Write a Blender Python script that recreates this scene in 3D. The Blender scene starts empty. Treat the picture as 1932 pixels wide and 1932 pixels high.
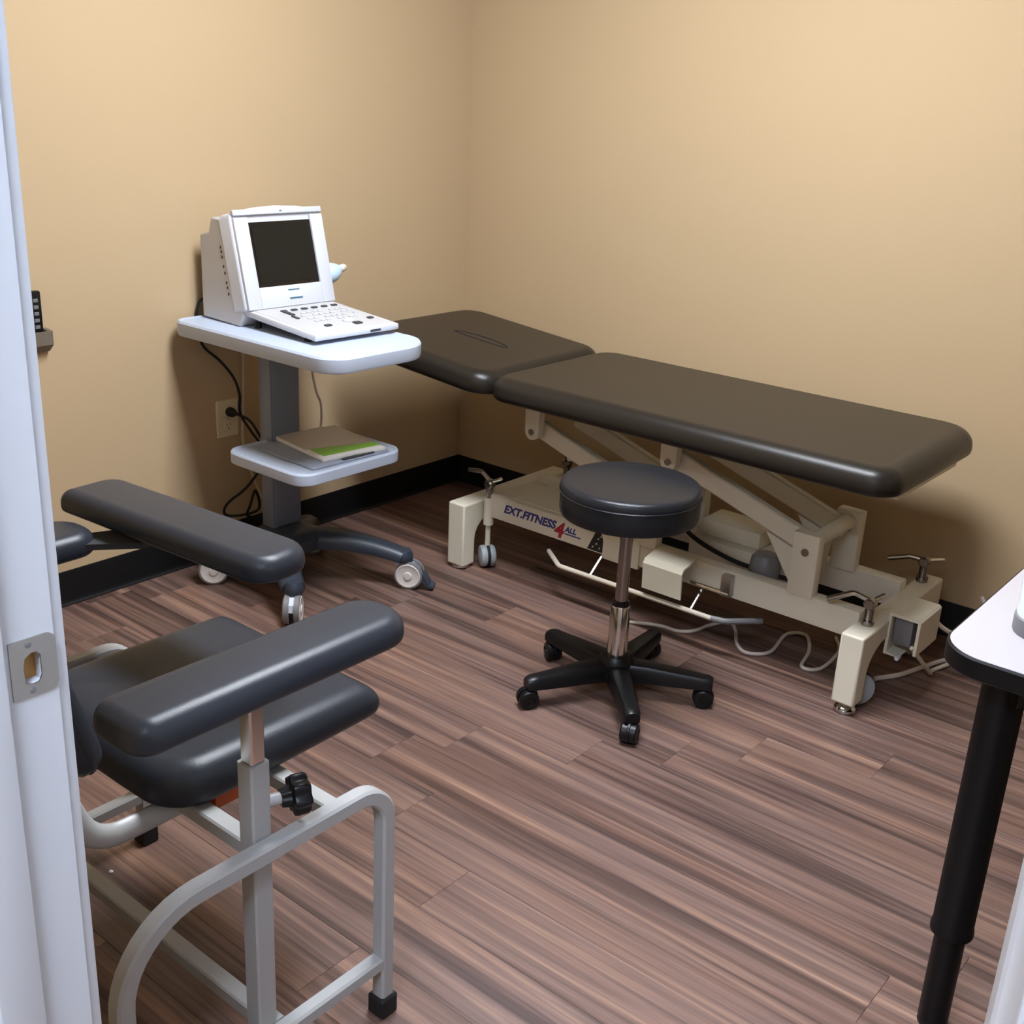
import bpy, bmesh, math, random
from mathutils import Vector, Matrix
random.seed(7)
PI = math.pi
S = bpy.context.scene
COL = S.collection

# ------------------------------------------------------------------ camera, world, exposure
cam_d = bpy.data.cameras.new('camera')
cam = bpy.data.objects.new('camera', cam_d)
COL.objects.link(cam)
cam_d.sensor_width = 36.0
cam_d.lens = 36.0 * 2167.0 / 1932.0
cam_d.clip_start = 0.05
RM = Matrix(((0.7698579, 0.63649681, 0.04680413),
             (-0.25245819, 0.23635749, 0.93829633),
             (0.58616012, -0.73417092, 0.34265051)))
cam.matrix_world = Matrix.Translation((0, 0, 1.5)) @ RM.transposed().to_4x4()
S.camera = cam

W = bpy.data.worlds.new('world')
S.world = W
W.use_nodes = True
W.node_tree.nodes['Background'].inputs[0].default_value = (0.8, 0.85, 0.95, 1)
W.node_tree.nodes['Background'].inputs[1].default_value = 0.0
S.view_settings.view_transform = 'Standard'
S.view_settings.look = 'None'
S.view_settings.gamma = 1.0
S.view_settings.use_curve_mapping = False
S.view_settings.exposure = -0.27
ROOM_LIGHT = 72.0
HALL_LIGHT = 88.0

# ------------------------------------------------------------------ materials
def lin(c):
    out = []
    for v in c:
        v = v / 255.0
        out.append(v / 12.92 if v <= 0.04045 else ((v + 0.055) / 1.055) ** 2.4)
    return out

ALB = 0.72
def mat(name, rgb, rough=0.5, metal=0.0, var=0.06, scale=30.0, bump=0.0, bscale=200.0, spec=0.5,
        trans=0.0, coat=0.0, emit=0.0, alb=ALB):
    m = bpy.data.materials.new(name)
    m.use_nodes = True
    nt = m.node_tree
    b = nt.nodes['Principled BSDF']
    c = lin(rgb) if emit or metal > .9 else [v * alb for v in lin(rgb)]
    tc = nt.nodes.new('ShaderNodeTexCoord')
    nz = nt.nodes.new('ShaderNodeTexNoise')
    nz.inputs['Scale'].default_value = scale
    nz.inputs['Detail'].default_value = 3
    nt.links.new(tc.outputs['Object'], nz.inputs['Vector'])
    mx = nt.nodes.new('ShaderNodeMix')
    mx.data_type = 'RGBA'
    mx.inputs[6].default_value = [v * (1 - var) for v in c] + [1]
    mx.inputs[7].default_value = [min(1, v * (1 + var)) for v in c] + [1]
    nt.links.new(nz.outputs['Fac'], mx.inputs[0])
    nt.links.new(mx.outputs[2], b.inputs['Base Color'])
    b.inputs['Roughness'].default_value = rough
    b.inputs['Metallic'].default_value = metal
    b.inputs['Specular IOR Level'].default_value = spec
    b.inputs['Transmission Weight'].default_value = trans
    b.inputs['Coat Weight'].default_value = coat
    if emit:
        b.inputs['Emission Color'].default_value = c + [1]
        b.inputs['Emission Strength'].default_value = emit
    if bump:
        n2 = nt.nodes.new('ShaderNodeTexNoise')
        n2.inputs['Scale'].default_value = bscale
        n2.inputs['Detail'].default_value = 2
        nt.links.new(tc.outputs['Object'], n2.inputs['Vector'])
        bp = nt.nodes.new('ShaderNodeBump')
        bp.inputs['Strength'].default_value = bump
        bp.inputs['Distance'].default_value = 0.002
        nt.links.new(n2.outputs['Fac'], bp.inputs['Height'])
        nt.links.new(bp.outputs['Normal'], b.inputs['Normal'])
    return m

def wood_floor():
    m = bpy.data.materials.new('vinyl_wood_plank')
    m.use_nodes = True
    nt = m.node_tree
    N, L = nt.nodes, nt.links
    b = N['Principled BSDF']
    tc = N.new('ShaderNodeTexCoord')
    oi = N.new('ShaderNodeObjectInfo')
    mul = N.new('ShaderNodeMath'); mul.operation = 'MULTIPLY'; mul.inputs[1].default_value = 57.0
    L.new(oi.outputs['Random'], mul.inputs[0])
    add = N.new('ShaderNodeVectorMath'); add.operation = 'ADD'
    L.new(tc.outputs['Object'], add.inputs[0]); L.new(mul.outputs[0], add.inputs[1])
    def noise(sx, sy, det, dist, rough=0.55):
        mp = N.new('ShaderNodeMapping'); mp.inputs['Scale'].default_value = (sx, sy, 1)
        L.new(add.outputs[0], mp.inputs['Vector'])
        n = N.new('ShaderNodeTexNoise'); n.inputs['Scale'].default_value = 1.0
        n.inputs['Detail'].default_value = det; n.inputs['Distortion'].default_value = dist
        n.inputs['Roughness'].default_value = rough
        L.new(mp.outputs[0], n.inputs['Vector'])
        return n.outputs['Fac']
    a = noise(0.55, 15, 3, 1.3)
    c = noise(1.1, 62, 4, 0.5, 0.6)
    d = noise(4, 240, 2, 0.0)
    def mad(x, k, y):
        q = N.new('ShaderNodeMath'); q.operation = 'MULTIPLY_ADD'
        L.new(x, q.inputs[0]); q.inputs[1].default_value = k
        if isinstance(y, float): q.inputs[2].default_value = y
        else: L.new(y, q.inputs[2])
        return q.outputs[0]
    v = mad(a, 1.05, mad(c, 0.62, mad(d, 0.28, mad(oi.outputs['Random'], 0.08, -0.51))))
    r = N.new('ShaderNodeValToRGB')
    el = r.color_ramp.elements
    pts = [(0.20, (66, 49, 46)), (0.36, (92, 69, 62)), (0.48, (117, 90, 80)), (0.58, (131, 102, 91)), (0.68, (150, 117, 100)), (0.82, (176, 142, 121))]
    el[0].position, el[0].color = pts[0][0], [c * .76 for c in lin(pts[0][1])] + [1]
    el[1].position, el[1].color = pts[-1][0], [c * .76 for c in lin(pts[-1][1])] + [1]
    for p, q in pts[1:-1]:
        e = el.new(p); e.color = [c * .76 for c in lin(q)] + [1]
    L.new(v, r.inputs[0])
    # slow shift between a pinkish and a greyer brown
    hue = noise(1.3, 9, 2, 0.3)
    mx = N.new('ShaderNodeMix'); mx.data_type = 'RGBA'; mx.blend_type = 'MULTIPLY'
    cr = N.new('ShaderNodeValToRGB')
    cr.color_ramp.elements[0].position = 0.38; cr.color_ramp.elements[0].color = (0.86, 0.90, 0.95, 1)
    cr.color_ramp.elements[1].position = 0.62; cr.color_ramp.elements[1].color = (1.0, 0.97, 0.93, 1)
    L.new(hue, cr.inputs[0])
    mx.inputs[0].default_value = 1.0
    L.new(r.outputs[0], mx.inputs[6]); L.new(cr.outputs[0], mx.inputs[7])
    L.new(mx.outputs[2], b.inputs['Base Color'])
    b.inputs['Roughness'].default_value = 0.42
    b.inputs['Specular IOR Level'].default_value = 0.45
    bp = N.new('ShaderNodeBump'); bp.inputs['Strength'].default_value = 0.12; bp.inputs['Distance'].default_value = 0.001
    L.new(c, bp.inputs['Height']); L.new(bp.outputs[0], b.inputs['Normal'])
    return m

M = dict(
    wall=mat('tan_wall_paint', (214, 187, 148), 0.75, var=0.015, scale=3, bump=0.05, bscale=350, spec=0.3, alb=0.71),
    ceiling=mat('ceiling_tile_white', (190, 188, 184), 0.9, var=0.03, scale=60),
    base=mat('black_vinyl_base', (12, 12, 15), 0.45, var=0.1, spec=0.3),
    white=mat('white_semigloss_paint', (226, 230, 236), 0.4, var=0.01, scale=8, alb=0.74),
    door=mat('white_door_paint', (226, 230, 236), 0.4, var=0.01, scale=8, alb=0.74),
    steel=mat('brushed_steel', (175, 173, 168), 0.38, 1.0, var=0.08, scale=60),
    rawwood=mat('raw_pine', (196, 148, 86), 0.8, var=0.2, scale=25),
    floorwood=wood_floor(),
    sub=mat('subfloor', (60, 42, 36), 0.8),
    bedvinyl=mat('brown_black_vinyl', (42, 37, 32), 0.32, var=0.06, scale=12, bump=0.12, bscale=500, spec=0.26),
    chairvinyl=mat('charcoal_vinyl', (46, 50, 58), 0.36, var=0.06, scale=12, bump=0.12, bscale=500, spec=0.28),
    stoolvinyl=mat('black_vinyl', (36, 38, 43), 0.32, var=0.06, scale=12, bump=0.12, bscale=500, spec=0.28),
    cream=mat('cream_powder_coat', (216, 209, 189), 0.42, var=0.02, scale=20, alb=0.92),
    silver=mat('silver_grey_powder_coat', (190, 190, 188), 0.40, 0.0, var=0.03, scale=40, alb=0.66),
    chrome=mat('chrome', (205, 203, 200), 0.13, 1.0, var=0.02),
    darkchrome=mat('dull_chrome', (150, 145, 140), 0.25, 1.0, var=0.05),
    blackpl=mat('black_plastic', (18, 18, 20), 0.38, var=0.08, spec=0.3),
    rubber=mat('black_rubber', (14, 14, 15), 0.7, var=0.1),
    greypl=mat('grey_plastic', (128, 128, 130), 0.45),
    greywheel=mat('grey_wheel', (150, 156, 160), 0.45, var=0.04, alb=1),
    slate=mat('slate_blue_plastic', (52, 61, 74), 0.42, var=0.04),
    cartgrey=mat('pale_blue_grey_plastic', (198, 210, 230), 0.42, var=0.02, alb=0.8),
    column=mat('grey_column', (132, 140, 156), 0.4, 0.2, var=0.02, alb=0.75),
    whitepl=mat('white_plastic', (226, 230, 240), 0.4, var=0.015, alb=0.74),
    whitepl2=mat('off_white_plastic', (214, 214, 216), 0.45, var=0.02, alb=0.72),
    wheelwhite=mat('white_wheel', (212, 206, 200), 0.5, var=0.03, alb=0.85),
    screen=mat('dark_screen', (36, 34, 30), 0.22, var=0.05, spec=0.15),
    screenrim=mat('black_screen_rim', (8, 8, 8), 0.3),
    keydark=mat('dark_key', (60, 62, 66), 0.5),
    keygrey=mat('pale_grey_key', (196, 198, 204), 0.5, alb=0.9),
    blueink=mat('teal_print', (70, 120, 140), 0.6),
    probeblue=mat('pale_blue_plastic', (188, 214, 230), 0.35, var=0.03, alb=1),
    probetip=mat('cream_tip', (238, 226, 214), 0.4),
    ivory=mat('ivory_plate', (222, 208, 170), 0.45, var=0.02, alb=0.9),
    ivorycord=mat('ivory_cord', (206, 196, 178), 0.5, alb=0.95),
    whitecord=mat('pale_cord', (200, 190, 180), 0.5, alb=0.95),
    paper=mat('white_paper', (226, 224, 222), 0.7, var=0.02, alb=0.95),
    taupe=mat('taupe_cover', (204, 192, 178), 0.35, var=0.04, alb=0.8),
    green=mat('green_print', (140, 214, 62), 0.4, var=0.15, scale=60, alb=0.8),
    bluesleeve=mat('blue_grey_sleeve', (170, 180, 200), 0.3, var=0.03),
    laminate=mat('white_laminate', (232, 226, 230), 0.4, var=0.01, scale=10, alb=0.5),
    blackmetal=mat('black_powder_coat', (9, 9, 11), 0.45, var=0.08, spec=0.3),
    bronze=mat('taupe_holder', (134, 122, 108), 0.5, 0.2, var=0.06),
    blue=mat('blue_lettering', (52, 56, 130), 0.5),
    red=mat('red_lettering', (170, 30, 52), 0.5),
    blackink=mat('black_print', (26, 24, 24), 0.5),
    orange=mat('orange_plywood', (196, 88, 30), 0.55, var=0.2, scale=40),
    glass=mat('clear_jar', (225, 236, 242), 0.12, var=0.01, coat=0.3, alb=1),
    lamp=mat('lamp_diffuser', (240, 246, 255), 0.6, var=0.0, emit=ROOM_LIGHT),
    lamp2=mat('hall_diffuser', (215, 230, 255), 0.6, var=0.0, emit=HALL_LIGHT),
)

# ------------------------------------------------------------------ mesh helpers
def obj(name, bm, m, parent=None, smooth=35, kind=None):
    """link bm (world coordinates) as one mesh object; origin = parent's origin, or base centre"""
    bmesh.ops.recalc_face_normals(bm, faces=bm.faces)
    if parent is not None:
        q = parent; off = Vector((0, 0, 0))
        while q: off += q.location; q = q.parent
    else:
        xs = [v.co for v in bm.verts]
        off = Vector(((min(c.x for c in xs) + max(c.x for c in xs)) / 2,
                      (min(c.y for c in xs) + max(c.y for c in xs)) / 2, min(c.z for c in xs)))
    for v in bm.verts: v.co -= off
    me = bpy.data.meshes.new(name)
    bm.to_mesh(me); bm.free()
    if smooth:
        me.polygons.foreach_set('use_smooth', [True] * len(me.polygons))
        me.set_sharp_from_angle(angle=math.radians(smooth))
    me.materials.append(M[m] if isinstance(m, str) else m)
    o = bpy.data.objects.new(name, me)
    COL.objects.link(o)
    if parent is not None: o.parent = parent
    else: o.location = off
    if kind: o['kind'] = kind
    return o

def thing(name, label, cat, loc, group=None):
    o = bpy.data.objects.new(name, None)
    COL.objects.link(o)
    o.location = loc
    o.empty_display_size = 0.05
    tag(o, label, cat, group)
    return o

def tag(o, label, cat, group=None):
    o['label'] = label; o['category'] = cat
    if group: o['group'] = group
    return o

def B(): return bmesh.new()

def box(bm, x0, x1, y0, y1, z0, z1, bev=0.0, seg=2, mtx=None):
    t = bmesh.new()
    bmesh.ops.create_cube(t, size=1.0)
    for v in t.verts:
        v.co = Vector((x0 + (v.co.x + .5) * (x1 - x0), y0 + (v.co.y + .5) * (y1 - y0), z0 + (v.co.z + .5) * (z1 - z0)))
    if bev:
        bmesh.ops.bevel(t, geom=list(t.edges), offset=bev, segments=seg, affect='EDGES', profile=0.5)
    if mtx is not None: bmesh.ops.transform(t, matrix=mtx, verts=t.verts)
    return merge(bm, t)

def merge(bm, t):
    vm = {v: bm.verts.new(v.co) for v in t.verts}
    for f in t.faces:
        try: bm.faces.new([vm[v] for v in f.verts])
        except ValueError: pass
    t.free()
    return bm

def frame_of(d, up=None):
    d = d.normalized()
    if up is None: up = Vector((0, 0, 1)) if abs(d.z) < 0.95 else Vector((1, 0, 0))
    u = up.cross(d)
    if u.length < 1e-6: u = Vector((1, 0, 0)).cross(d)
    u.normalize()
    return u, d.cross(u).normalized()

def sweep(bm, pts, prof, up=None, cap=True, scales=None):
    """sweep a closed profile [(u,v)] along pts with mitred joints; up fixes the profile's v direction"""
    pts = [Vector(p) for p in pts]
    n = len(pts)
    rings = []
    pu = None
    for i, p in enumerate(pts):
        d = (pts[min(i + 1, n - 1)] - pts[max(i - 1, 0)])
        if 0 < i < n - 1:
            d = (pts[i + 1] - p).normalized() + (p - pts[i - 1]).normalized()
        d.normalize()
        if up is not None:
            u, v = frame_of(d, Vector(up))
        elif pu is None:
            u, v = frame_of(d)
        else:
            u = (pu - d * pu.dot(d)).normalized(); v = d.cross(u)
        pu = u
        s = scales[i] if scales else 1.0
        rings.append([bm.verts.new(p + u * a * s + v * b * s) for a, b in prof])
    k = len(prof)
    for i in range(n - 1):
        for j in range(k):
            bm.faces.new((rings[i][j], rings[i][(j + 1) % k], rings[i + 1][(j + 1) % k], rings[i + 1][j]))
    if cap:
        bm.faces.new(rings[0][::-1]); bm.faces.new(rings[-1])
    return bm

def circ(r, n=12): return [(r * math.cos(2 * PI * i / n), r * math.sin(2 * PI * i / n)) for i in range(n)]
def sq(w, h=None, c=0.004):
    h = h or w; a, b = w / 2, h / 2
    return [(a, -b + c), (a, b - c), (a - c, b), (-a + c, b), (-a, b - c), (-a, -b + c), (-a + c, -b), (a - c, -b)]

def smoothpath(pts, n=8):
    """Catmull-Rom through pts"""
    P = [Vector(p) for p in pts]
    P = [P[0] * 2 - P[1]] + P + [P[-1] * 2 - P[-2]]
    out = []
    for i in range(1, len(P) - 2):
        a, b, c, d = P[i - 1], P[i], P[i + 1], P[i + 2]
        for k in range(n):
            t = k / n
            out.append(0.5 * ((2 * b) + (c - a) * t + (2 * a - 5 * b + 4 * c - d) * t * t + (3 * b - a - 3 * c + d) * t ** 3))
    out.append(P[-2])
    return out

def fillet(pts, rads, n=7):
    """polyline with rounded corners; rads for interior points"""
    P = [Vector(p) for p in pts]
    out = [P[0]]
    for i in range(1, len(P) - 1):
        r = rads[i - 1]
        a = (P[i - 1] - P[i]).normalized(); b = (P[i + 1] - P[i]).normalized()
        ang = a.angle(b)
        t = r / math.tan(ang / 2)
        p0 = P[i] + a * t
        bis = (a + b).normalized()
        c = P[i] + bis * (r / math.sin(ang / 2))
        v0 = p0 - c; v1 = (P[i] + b * t) - c
        tot = v0.angle(v1); ax = v0.cross(v1).normalized()
        for k in range(n + 1):
            out.append(c + Matrix.Rotation(tot * k / n, 3, ax) @ v0)
    out.append(P[-1])
    return out

def cyl(bm, p0, p1, r, r1=None, n=16, cap=True):
    r1 = r if r1 is None else r1
    return sweep(bm, [p0, p1], circ(1.0, n), scales=[r, r1], cap=cap)

def lathe(bm, prof, c, axis='Z', n=32, mtx=None):
    """prof [(r,z)] around axis through c; ends closed with caps if r>0"""
    t = bmesh.new()
    rings = []
    for r, z in prof:
        rings.append([t.verts.new((r * math.cos(2 * PI * i / n), r * math.sin(2 * PI * i / n), z)) for i in range(n)])
    for a, b in zip(rings, rings[1:]):
        for i in range(n): t.faces.new((a[i], a[(i + 1) % n], b[(i + 1) % n], b[i]))
    t.faces.new(rings[0][::-1]); t.faces.new(rings[-1])
    if axis == 'X': bmesh.ops.transform(t, matrix=Matrix.Rotation(PI / 2, 4, 'Y'), verts=t.verts)
    if axis == 'Y': bmesh.ops.transform(t, matrix=Matrix.Rotation(-PI / 2, 4, 'X'), verts=t.verts)
    if mtx is not None: bmesh.ops.transform(t, matrix=mtx, verts=t.verts)
    bmesh.ops.translate(t, vec=Vector(c), verts=t.verts)
    return merge(bm, t)

def rrect(hx, hy, rads, n=6):
    """rounded rectangle outline, rads = radii at (+x+y, -x+y, -x-y, +x-y)"""
    if not hasattr(rads, '__len__'): rads = [rads] * 4
    out = []
    for (sx, sy, a0), r in zip(((1, 1, 0), (-1, 1, 90), (-1, -1, 180), (1, -1, 270)), rads):
        r = max(0.0005, min(r, hx, hy))
        for k in range(n + 1):
            a = math.radians(a0 + 90 * k / n)
            out.append((sx * (hx - r) + r * math.cos(a), sy * (hy - r) + r * math.sin(a)))
    return out

def pad(bm, hx, hy, rads, prof, mtx, n=6, bend=None):
    """stack of inset rounded rectangles: prof [(inset, z)], bottom to top"""
    if not hasattr(rads, '__len__'): rads = [rads] * 4
    rings = []
    for ins, z in prof:
        o = rrect(hx - ins, hy - ins, [max(0.001, r - ins) for r in rads], n)
        ring = []
        for x, y in o:
            p = Vector((x, y, z))
            if bend: p = bend(p)
            ring.append(bm.verts.new(mtx @ p))
        rings.append(ring)
    k = len(rings[0])
    for a, b in zip(rings, rings[1:]):
        for i in range(k): bm.faces.new((a[i], a[(i + 1) % k], b[(i + 1) % k], b[i]))
    bm.faces.new(rings[0][::-1]); bm.faces.new(rings[-1])
    return bm

def cushion_prof(h, r, n=7, crown=0.0, bottom=0.35):
    """rounded edge profile; radius r at the top, small at the bottom; crown adds inner rings"""
    out = []
    rb = r * bottom
    for k in range(4):
        a = k / 3 * PI / 2
        out.append((rb * (1 - math.sin(a)), rb * (1 - math.cos(a))))
    for k in range(n + 1):
        a = k / n * PI / 2
        out.append((r * (1 - math.cos(a)), h - r + r * math.sin(a)))
    return out

def T(x, y, z, rz=0.0): return Matrix.Translation((x, y, z)) @ Matrix.Rotation(rz, 4, 'Z')

def prism(bm, poly, axis, a, b):
    """extrude a 2D polygon along an axis between a and b; poly in the two other axes in order"""
    def mk(p, w):
        if axis == 'x': return (w, p[0], p[1])
        if axis == 'y': return (p[0], w, p[1])
        return (p[0], p[1], w)
    A = [bm.verts.new(mk(p, a)) for p in poly]
    C = [bm.verts.new(mk(p, b)) for p in poly]
    n = len(poly)
    for i in range(n): bm.faces.new((A[i], A[(i + 1) % n], C[(i + 1) % n], C[i]))
    bm.faces.new(A[::-1]); bm.faces.new(C)
    return bm

def text_bm(s, size, depth, shear=0.0, mtx=None, spacing=1.0):
    cu = bpy.data.curves.new('t', 'FONT')
    cu.body = s; cu.size = size; cu.extrude = depth; cu.shear = shear; cu.space_character = spacing
    cu.offset = size * 0.035
    ob = bpy.data.objects.new('t', cu)
    COL.objects.link(ob)
    dg = bpy.context.evaluated_depsgraph_get()
    me = bpy.data.meshes.new_from_object(ob.evaluated_get(dg))
    bm = bmesh.new(); bm.from_mesh(me)
    bpy.data.objects.remove(ob); bpy.data.curves.remove(cu); bpy.data.meshes.remove(me)
    if mtx is not None: bmesh.ops.transform(bm, matrix=mtx, verts=bm.verts)
    return bm

# ------------------------------------------------------------------ room shell
XL, YB, XR, YF, YH, ZC = -2.975, 3.357, 1.05, 0.47, 0.33, 2.62
HX0, HX1, HY0 = -2.2, 1.6, -1.5            # hallway the picture is taken from
JX0, JX1, JZ = -0.895, 0.025, 2.05          # clear door opening

bm = B(); box(bm, XL - .1, XR + .1, HY0 - .1, YB + .1, -0.06, -0.004)
floor = obj('floor', bm, 'sub', kind='structure', smooth=0)
# planks
PW, PL = 0.152, 1.22
known = {0: -0.49, -1: -1.504, 2: -1.357, -2: -1.26, 4: -1.062, 5: -0.79}
cache = {}
def plank_mesh(L, w):
    key = (round(L, 4), round(w, 4))
    if key not in cache:
        t = bmesh.new()
        box(t, -L / 2 + .0002, L / 2 - .0002, -w / 2 + .0002, w / 2 - .0002, -0.004, 0.0)
        ed = [e for e in t.edges if all(v.co.z > -0.001 for v in e.verts)]
        bmesh.ops.bevel(t, geom=ed, offset=0.0006, segments=1, affect='EDGES')
        bmesh.ops.recalc_face_normals(t, faces=t.faces)
        me = bpy.data.meshes.new('plank'); t.to_mesh(me); t.free()
        me.materials.append(M['floorwood'])
        cache[key] = me
    return cache[key]
ks = range(-9, 12)
for k in ks:
    y0 = 1.65 + PW * k
    y1 = min(y0 + PW, YB)
    if y0 >= YB - 0.01: continue
    j = known.get(k, -1.1 + random.uniform(-0.6, 0.6))
    xs = [j]
    while xs[0] > XL: xs.insert(0, xs[0] - PL)
    while xs[-1] < XR: xs.append(xs[-1] + PL)
    for a, b in zip(xs, xs[1:]):
        a, b = max(a, XL), min(b, XR)
        if b - a < 0.02: continue
        o = bpy.data.objects.new('plank', plank_mesh(b - a, y1 - y0))
        COL.objects.link(o)
        o.parent = floor
        o.location = Vector(((a + b) / 2, (y0 + y1) / 2, 0)) - floor.location
bm = B(); box(bm, HX0, HX1, HY0, 1.65 - 9 * PW, -0.004, 0.0)
obj('hall_floor_covering', bm, 'floorwood', floor, smooth=0)

def wall(name, *bxs, m='wall'):
    bm = B()
    for q in bxs: box(bm, *q)
    return obj(name, bm, m, kind='structure', smooth=0)
wall('wall_left', (XL - .1, XL, YF, YB + .1, -0.004, ZC))
wall('wall_back', (XL, XR + .1, YB, YB + .1, -0.004, ZC))
wall('wall_right', (XR, XR + .1, YH, YB, -0.004, ZC))
wall('wall_front', (XL - .1, JX0 - .02, YH, YF, -0.004, ZC), (JX1 + .02, XR, YH, YF, -0.004, ZC), (JX0 - .02, JX1 + .02, YH, YF, JZ + .02, ZC))
wall('wall_hall_back', (HX0 - .1, HX1 + .1, HY0 - .1, HY0, -0.004, ZC))
wall('wall_hall_left', (HX0 - .1, HX0, HY0, YH, -0.004, ZC))
wall('wall_hall_right', (HX1, HX1 + .1, HY0, YH, -0.004, ZC))
wall('ceiling', (XL - .1, HX1 + .1, HY0 - .1, YB + .1, ZC, ZC + .06), m='ceiling')

def baseboard(name, poly, axis, a, b):
    bm = B(); prism(bm, poly, axis, a, b)
    return obj(name, bm, 'base', kind='structure', smooth=30)
def cove(s, w0):   # profile going away from the wall, s = direction
    return [(w0, 0), (w0 + s * .016, 0), (w0 + s * .0165, .003), (w0 + s * .010, .007), (w0 + s * .0055, .016), (w0 + s * .0045, .10), (w0 + s * .002, .105), (w0, .105)]
baseboard('baseboard_left', [(x, z) for x, z in cove(1, XL)], 'y', YF, YB)
baseboard('baseboard_back', [(y, z) for y, z in cove(-1, YB)], 'x', XL, XR)
baseboard('baseboard_front', [(y, z) for y, z in cove(1, YF)], 'x', XL, JX0 - .08)
baseboard('baseboard_right', [(x, z) for x, z in cove(-1, XR)], 'y', YF, YB)

# door frame (jambs, stops, casings) round the opening
SZ = 1.0          # strike height
bm = B()
hy0, hy1, hz0, hz1 = .438, .456, SZ - .017, SZ + .015       # mortise for the latch
box(bm, JX0 - .02, JX0, YH, YF, 0, hz0); box(bm, JX0 - .02, JX0, YH, YF, hz1, JZ)
box(bm, JX0 - .02, JX0, YH, hy0, hz0, hz1); box(bm, JX0 - .02, JX0, hy1, YF, hz0, hz1)
box(bm, JX1, JX1 + .02, YH, YF, 0, JZ); box(bm, JX0 - .02, JX1 + .02, YH, YF, JZ, JZ + .02)
frame = obj('trim_1', bm, 'white', kind='structure', smooth=30)
bm = B(); box(bm, JX0 - .02, JX0 - .012, hy0, hy1, hz0, hz1)
obj('latch_mortise', bm, 'rawwood', frame, smooth=0)
bm = B(); box(bm, JX0, JX0 + .012, .375, .418, 0, JZ, .002); box(bm, JX1 - .012, JX1, .375, .418, 0, JZ, .002); box(bm, JX0, JX1, .375, .418, JZ - .012, JZ, .002)
obj('door_stop', bm, 'white', frame, smooth=30)
for nm, ya, yb in (('room_casing', YF, YF + .014), ('hall_casing', YH - .014, YH)):
    bm = B()
    box(bm, JX0 - .063, JX0 - .005, ya, yb, 0, JZ + .063, .003); box(bm, JX1 + .005, JX1 + .063, ya, yb, 0, JZ + .063, .003)
    box(bm, JX0 - .063, JX1 + .063, ya, yb, JZ + .005, JZ + .063, .003)
    obj(nm, bm, 'white', frame, smooth=30)
# strike plate with D-shaped latch hole and a curled lip on the room side
t = bmesh.new()
out = [(y, z) for y, z in rrect(.022, .0285, [.009, .001, .001, .009], 5)]
yc, zc = .4485, SZ
ovs = [t.verts.new((JX0 + .0016, yc + y, zc + z)) for y, z in out]
hol = [(hy0 + .001, zc - .014), (hy0 + .009, zc - .017), (hy1 - .004, zc - .016), (hy1 - .001, zc - .010), (hy1 - .001, zc + .010), (hy1 - .005, zc + .014), (hy0 + .008, zc + .014), (hy0 + .002, zc + .010), (hy0, zc)]
ivs = [t.verts.new((JX0 + .0016, y, z)) for y, z in hol]
ed = []
for L_ in (ovs, ivs):
    for i in range(len(L_)): ed.append(t.edges.new((L_[i], L_[(i + 1) % len(L_)])))
bmesh.ops.triangle_fill(t, use_beauty=True, edges=ed)
r = bmesh.ops.extrude_face_region(t, geom=list(t.faces))
bmesh.ops.translate(t, vec=(-.0016, 0, 0), verts=[g for g in r['geom'] if isinstance(g, bmesh.types.BMVert)])
sp = obj('strike_plate', t, 'steel', smooth=20)
tag(sp, 'brushed steel strike plate with a latch hole on the white door jamb', 'strike plate')
for dz in (-.0225, .0225):
    bm = B(); lathe(bm, [(.0008, 0.0), (.0032, 0.0), (.0030, .0008), (.0001, .0012)], (JX0 + .0014, yc - .004, zc + dz), 'X', 12)
    o = obj('screw', bm, 'greypl', sp); 

# door leaf standing open into the room
da = math.radians(14.5)
DM = Matrix.Translation((JX1 - .003, YF + .012, 0)) @ Matrix.Rotation(PI / 2 + da, 4, 'Z')   # local +x along the leaf
bm = B()
DWD, DH = .905, 2.035
box(bm, 0, DWD, 0.0, .035, .012, DH, .002, mtx=DM)
door = obj('door_1', bm, 'door', kind='structure', smooth=30)
for (a, b, c, d) in ((.12, .40, .22, .85), (.505, .785, .22, .85), (.12, .40, 1.02, 1.85), (.505, .785, 1.02, 1.85)):
    bm = B()
    for off, th in ((.035, 1), (0.0, -1)):
        pr = [(0.0, 0.0), (.004, .004), (.02, .004), (.028, .001)]
        mt = DM @ Matrix.Translation(((a + b) / 2, off, (c + d) / 2)) @ Matrix.Rotation(-PI / 2 if th > 0 else PI / 2, 4, 'X')
        pad(bm, (b - a) / 2, (d - c) / 2, .002, pr, mt, 1)
    obj('raised_panel', bm, 'door', door, smooth=20)
bm = B()
for off, s in ((.035, 1), (0.0, -1)):
    p = DM @ Vector((DWD - .07, off, SZ)); q = DM @ Vector((DWD - .07, off + s * .05, SZ)); e = DM @ Vector((DWD - .18, off + s * .05, SZ))
    cyl(bm, p, p + (q - p) * .16, .03, n=20); cyl(bm, p, q, .011); sweep(bm, [q, e], circ(.009, 10))
obj('lever_handle', bm, 'steel', door)
for z in (.25, 1.05, 1.85):
    bm = B(); p = DM @ Vector((-.002, .036, z)); cyl(bm, p, p + Vector((0, 0, .09)), .007, n=10); obj('hinge', bm, 'steel', door)

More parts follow.
